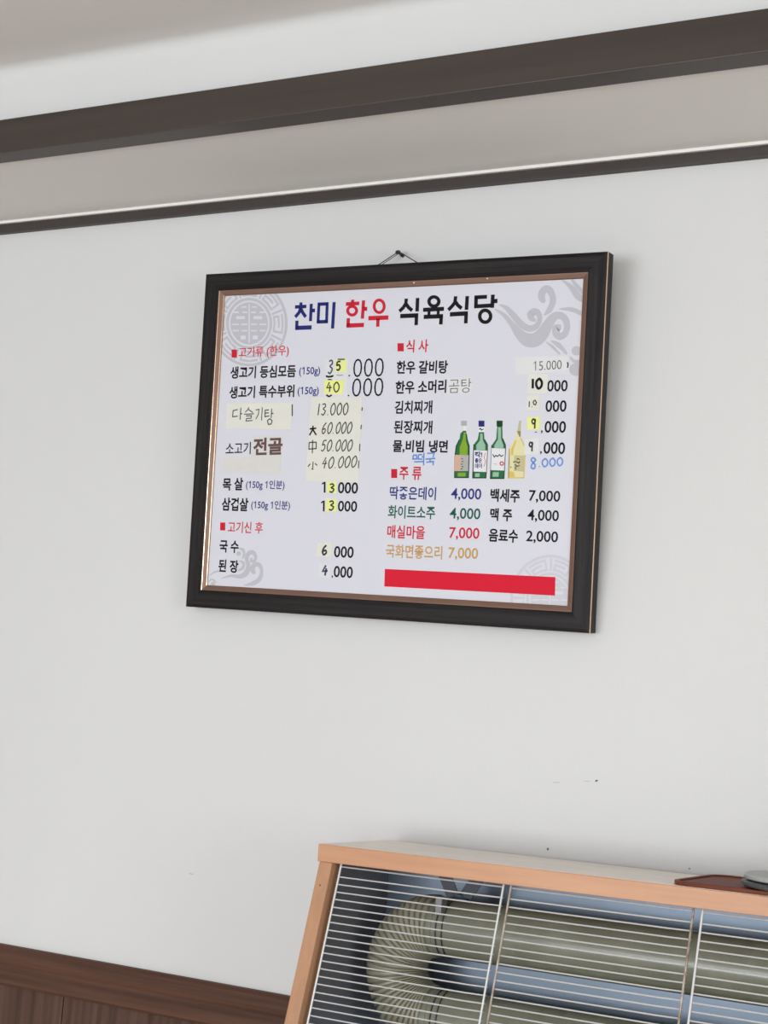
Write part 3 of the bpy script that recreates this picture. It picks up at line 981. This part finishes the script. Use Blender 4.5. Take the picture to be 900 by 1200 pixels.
nl = inv @ Vector((npos.x, -.0165, npos.z+.0018))
L1 = Vector(backpt(417, 327))
L2 = Vector(backpt(423, 328))
R1 = Vector(backpt(514, 322))
wm.tube([L1, (L1+nl)/2, nl-Vector((.0016, -.0002, 0))], .0009, 6)
wm.tube([L2, (L2+nl)/2, nl-Vector((.0012, .0030, 0))], .0007, 6)
wm.tube([R1, (R1+nl)/2, nl+Vector((.0016, .0002, 0))], .0009, 6)
knot = [nl+Vector((.0026*math.cos(a), .0026*math.sin(a), .0012*math.sin(a*.5))) for a in [2*pi*k/14 for k in range(28)]]
wm.tube(knot, .0008, 6)
wm.build('hanging_wire', M_iron, board)

# ------------------------------------------------------------------ tube heater in its wooden cabinet
HX = Vector((.999191238, -.038857768, .0103413303))
HY = Vector((.0388598459, .999244671, 0.0))
HZ = Vector((-.0103335192, .000401862504, .999946527))
HM = Matrix((HX, HY, HZ)).transposed().to_4x4()
HM.translation = Vector((-1.17984379, -.235762678, 0.0))
ht = empty('tube_heater', HM)
tag(ht, 'tube heater in a light wood cabinet with chrome wire grille', 'heater')
LAM = .2697
cl, sl = math.cos(LAM), math.sin(LAM)
TOP, SLAB, DEP, WID = 1.2588, .026, .2053, .8937
ZF = TOP-SLAB


def F(u, t, r):
    """point on the leaning front: u across, t down the slope, r behind the front plane"""
    return (u, -t*sl+r, ZF-t*cl)


TB = 1.05        # slope length of the front
m = MB().box((0, 0, ZF), (WID, DEP, TOP-.0004))
m.build('top_slab', M_beech, ht, bevel=.0012)
MB().box((.0025, .003, TOP-.0020), (WID-.001, DEP-.001, TOP)).build('top_laminate', M_lam, ht)


def front_bar(name, u0, u1, t0, t1, r0, r1, mm, bevel=.001):
    return MB().hexa([F(u0, t1, r0), F(u1, t1, r0), F(u1, t1, r1), F(u0, t1, r1),
                      F(u0, t0, r0), F(u1, t0, r0), F(u1, t0, r1), F(u0, t0, r1)]).build(name, mm, ht, bevel=bevel)


front_bar('side_post', .004, .0265, 0.0, TB, 0, .030, M_beechv)
front_bar('side_post', WID-.0265, WID-.004, 0.0, TB, 0, .030, M_beechv)
front_bar('front_panel', .0265, WID-.0265, .66, TB, .002, .022, M_beech)
zb = ZF-TB*cl
yb = -TB*sl
for u0, u1 in ((.006, .020), (WID-.020, WID-.006)):
    m = MB()
    poly = [F(0, 0, .030)[1:], (DEP-.004, ZF), (DEP-.004, zb), F(0, TB, .030)[1:]]
    m.add([(u0, y, z) for y, z in poly]+[(u1, y, z) for y, z in poly], [(0, 1, 2, 3), (7, 6, 5, 4), (0, 4, 5, 1), (1, 5, 6, 2), (2, 6, 7, 3), (3, 7, 4, 0)])
    m.build('side_panel', M_beechv, ht)
    a, b_ = (u1, u1+.0012) if u0 < .4 else (u0-.0012, u0)
    m = MB()
    poly = [F(0, 0.004, .034)[1:], (.179, ZF-.002), (.179, zb+.05), F(0, TB-.05, .034)[1:]]
    m.add([(a, y, z) for y, z in poly]+[(b_, y, z) for y, z in poly], [(0, 1, 2, 3), (7, 6, 5, 4), (0, 4, 5, 1), (1, 5, 6, 2), (2, 6, 7, 3), (3, 7, 4, 0)])
    m.build('lining', M_dsteel, ht)
MB().box((.020, .180, zb), (WID-.020, .196, ZF-.001)).build('reflector', M_steel, ht)
MB().box((.0215, .155, ZF-.0015), (WID-.0215, .180, ZF-.0005)).build('top_lining', M_dsteel, ht)
m = MB()
m.hexa([(.01, yb+.03, .006), (WID-.01, yb+.03, -.002), (WID-.01, DEP-.02, -.002), (.01, DEP-.02, .006),
        (.01, yb+.03, zb), (WID-.01, yb+.03, zb), (WID-.01, DEP-.02, zb), (.01, DEP-.02, zb)])
m.build('plinth', M_iron, ht)
MB().box((.0215, yb+.06, zb), (WID-.0215, .179, zb+.004)).build('floor_pan', M_dsteel, ht)

# wire grille: three panels of upright rods and level wires, each wire a piece of its panel
PITCH, T0 = .01112, .0201
GR = .012
NW = 24
for pi_, (ua, ub) in enumerate(((.0368, .3043), (.3159, .5802), (.5928, .8550))):
    g = MB()
    for u in (ua, ub):
        g.tube([F(u, -.001, GR-.002), F(u, .655, GR-.002)], .0017, 8)
    panel = g.build('grille_panel', M_chrome if pi_ != 1 else M_rust, ht, smooth=True)
    if pi_ == 0:
        g = MB()
        g.tube([F(ua-.0035, .001, GR+.004), F(ua-.0035, .655, GR+.004)], .0014, 8)
        g.build('edge_rod', M_chrome, panel, smooth=True)
    g = MB()
    g.tube([F(ua, .0050, GR), F(ub, .0050, GR)], .0011, 6)
    g.build('edge_wire', M_chrome, panel, smooth=True)
    wire = None
    for k_ in range(NW):
        t = T0+PITCH*k_
        if wire is None:
            g = MB()
            base = Vector(F(0, t, 0))
            pts = [Vector(F(ua-.0005, t, GR+.0005)), Vector(F(ua+.004, t, GR)), Vector(F(ub-.030, t, GR)), Vector(F(ub-.022, t, GR+.0010)), Vector(F(ub+.0005, t, GR+.0035))]
            g.tube(pts, .0011, 6)
            wire = g.build('wire', M_chrome, panel, smooth=True)
        else:
            o = wire.copy()
            COL.objects.link(o)
            o.parent = panel
            dt = PITCH*k_
            jit = random.uniform(-.0003, .0003)
            o.location = (0, -dt*sl+jit*.3, -dt*cl+jit)
    g = MB()
    k_ = NW
    while T0+PITCH*k_ < .65:
        t = T0+PITCH*k_
        g.tube([F(ua, t, GR), F(ub, t, GR)], .0011, 5)
        k_ += 1
    lo = g.build('lower_wires', M_chrome, panel, smooth=True)
    lo['kind'] = 'stuff'

# radiant tubes with the corrugated return bend
YT, ZU, ZL, RT, UB = .100, 1.150, 1.0195, .0435, .158
for zz in (ZU, ZL):
    g = MB()
    prof = [(UB-.004, RT-.0015), (UB+.002, RT-.0015), (UB+.003, RT+.0005), (UB+.009, RT+.0005), (UB+.010, RT-.0008), (WID-.03, RT-.0008)]
    seg = 40
    vs, fs = [], []
    for u, r in prof:
        for k_ in range(seg):
            a = 2*pi*k_/seg
            vs.append((u, YT+r*math.cos(a), zz+r*math.sin(a)))
    for i in range(len(prof)-1):
        for k_ in range(seg):
            l_ = (k_+1) % seg
            fs.append((i*seg+k_, i*seg+l_, (i+1)*seg+l_, (i+1)*seg+k_))
    fs.append(tuple((len(prof)-1)*seg+k_ for k_ in range(seg)))
    g.add(vs, fs)
    tb = g.build('radiant_tube', M_tube, ht, smooth=True)
    # clamp band: two thin dark wire rings and the grey clip
    for du in (.018, .028):
        g = MB()
        g.tube([(UB+du, YT+(RT+.0004)*math.cos(2*pi*q/36), zz+(RT+.0004)*math.sin(2*pi*q/36)) for q in range(36)], .0009, 6, closed=True)
        g.build('clamp_ring', M_strap, tb, smooth=True)
# corrugated bend
zc, RB = (ZU+ZL)/2, (ZU-ZL)/2
NPL, SUBP = 27, 8
n = NPL*SUBP
seg = 32
vs, fs = [], []
for i in range(n+1):
    a = pi/2+pi*i/n
    ph = 2*pi*i/SUBP
    rr = RT+.0028-.0075*max(0.0, math.cos(ph))**2.5
    cx, cz = UB+RB*math.cos(a), zc+RB*math.sin(a)
    er = Vector((math.cos(a), 0, math.sin(a)))
    for k_ in range(seg):
        q = 2*pi*k_/seg
        d_ = er*math.cos(q)*rr+Vector((0, 1, 0))*math.sin(q)*rr
        vs.append((cx+d_.x, YT+d_.y, cz+d_.z))
for i in range(n):
    for k_ in range(seg):
        l_ = (k_+1) % seg
        fs.append((i*seg+k_, i*seg+l_, (i+1)*seg+l_, (i+1)*seg+k_))
bend = MB().add(vs, fs).build('corrugated_bend', M_elbow, ht)
for p_ in bend.data.polygons:
    p_.use_smooth = True

# hanger straps above the upper tube
def strap(name, a, b, wd, th, mm):
    a, b = Vector(a), Vector(b)
    d_ = (b-a).normalized()
    s = Vector((0, 1, 0)).cross(d_).normalized()*wd/2
    e = Vector((0, th/2, 0))
    return MB().hexa([a-s-e, a+s-e, a+s+e, a-s+e, b-s-e, b+s-e, b+s+e, b-s+e]).build(name, mm, ht)


strap('hanger_strap', (.165, .092, ZF-.001), (.184, .092, ZU+RT+.002), .020, .002, M_strap)
strap('hanger_strap', (.222, .100, ZF-.001), (.198, .100, ZU+RT+.002), .020, .002, M_strap)
MB().box((.176, .088, ZU+RT-.0005), (.206, .104, ZU+RT+.002)).build('hanger_foot', M_strap, ht)
MB().box((.1755, .0520, ZU+.022), (.1860, .0700, ZU+RT+.004)).build('clip', M_clip, ht, bevel=.001)

# ------------------------------------------------------------------ things on top of the heater
def rounded(x0, y0, x1, y1, r, n=8):
    pts = []
    for cx, cy, a0 in ((x1-r, y1-r, 0), (x0+r, y1-r, 90), (x0+r, y0+r, 180), (x1-r, y0+r, 270)):
        for k in range(n+1):
            a = math.radians(a0+90*k/n)
            pts.append((cx+r*math.cos(a), cy+r*math.sin(a)))
    return pts


tm = HM.copy()
tm.translation = HM @ Vector((.545, .004, TOP+.0003))
tray = empty('serving_tray', tm)
tag(tray, 'shallow red brown lacquered tray lying on the heater top', 'tray')
TWD, TDP = .33, .190
MB().prism(rounded(.003, .003, TWD-.003, TDP-.003, .028), 0, .0030).build('tray_base', M_lac, tray)
m = MB()
o_, i_ = rounded(0, 0, TWD, TDP, .032), rounded(.006, .006, TWD-.006, TDP-.006, .026)
n = len(o_)
vs = [(x, y, .0005) for x, y in o_]+[(x, y, .0048) for x, y in o_]+[(x, y, .0056) for x, y in [((a[0]+b[0])/2, (a[1]+b[1])/2) for a, b in zip(o_, i_)]]+[(x, y, .0048) for x, y in i_]+[(x, y, .0026) for x, y in i_]
fs = []
for ring in range(4):
    for k in range(n):
        l_ = (k+1) % n
        fs.append((ring*n+k, ring*n+l_, (ring+1)*n+l_, (ring+1)*n+k))
fs += [(4*n+k, 4*n+(k+1) % n, (k+1) % n, k) for k in range(n)]
m.add(vs, fs)
m.build('rim', M_lac, tray, smooth=True)
dm = HM.copy()
dm.translation = HM @ Vector((.727, .078, TOP+.0003+.0058))
disc = empty('round_stand', dm)
tag(disc, 'round two tier grey stand set on the brown tray', 'stand')
MB().lathe([(.084, 0), (.099, .0012), (.1015, .0030), (.1015, .0068), (.100, .0080)], (0, 0, 0), 96).build('lower_disc', M_stone2, disc, smooth=True)
MB().lathe([(.086, .0076), (.086, .0104)], (0, 0, 0), 64).build('neck', M_iron, disc, smooth=True)
MB().lathe([(.094, .0100), (.0965, .0106), (.0975, .0118), (.0975, .0158), (.096, .0172)], (0, 0, 0), 96).build('upper_disc', M_stone, disc, smooth=True)

c_s = F(.0140, .0345, -.0003)
sc_ = MB()
sc_.tube([F(.0140, .0345, -.0003), F(.0140, .0345, .003)], .0012, 10)
sc_.build('screw', M_iron, ht)
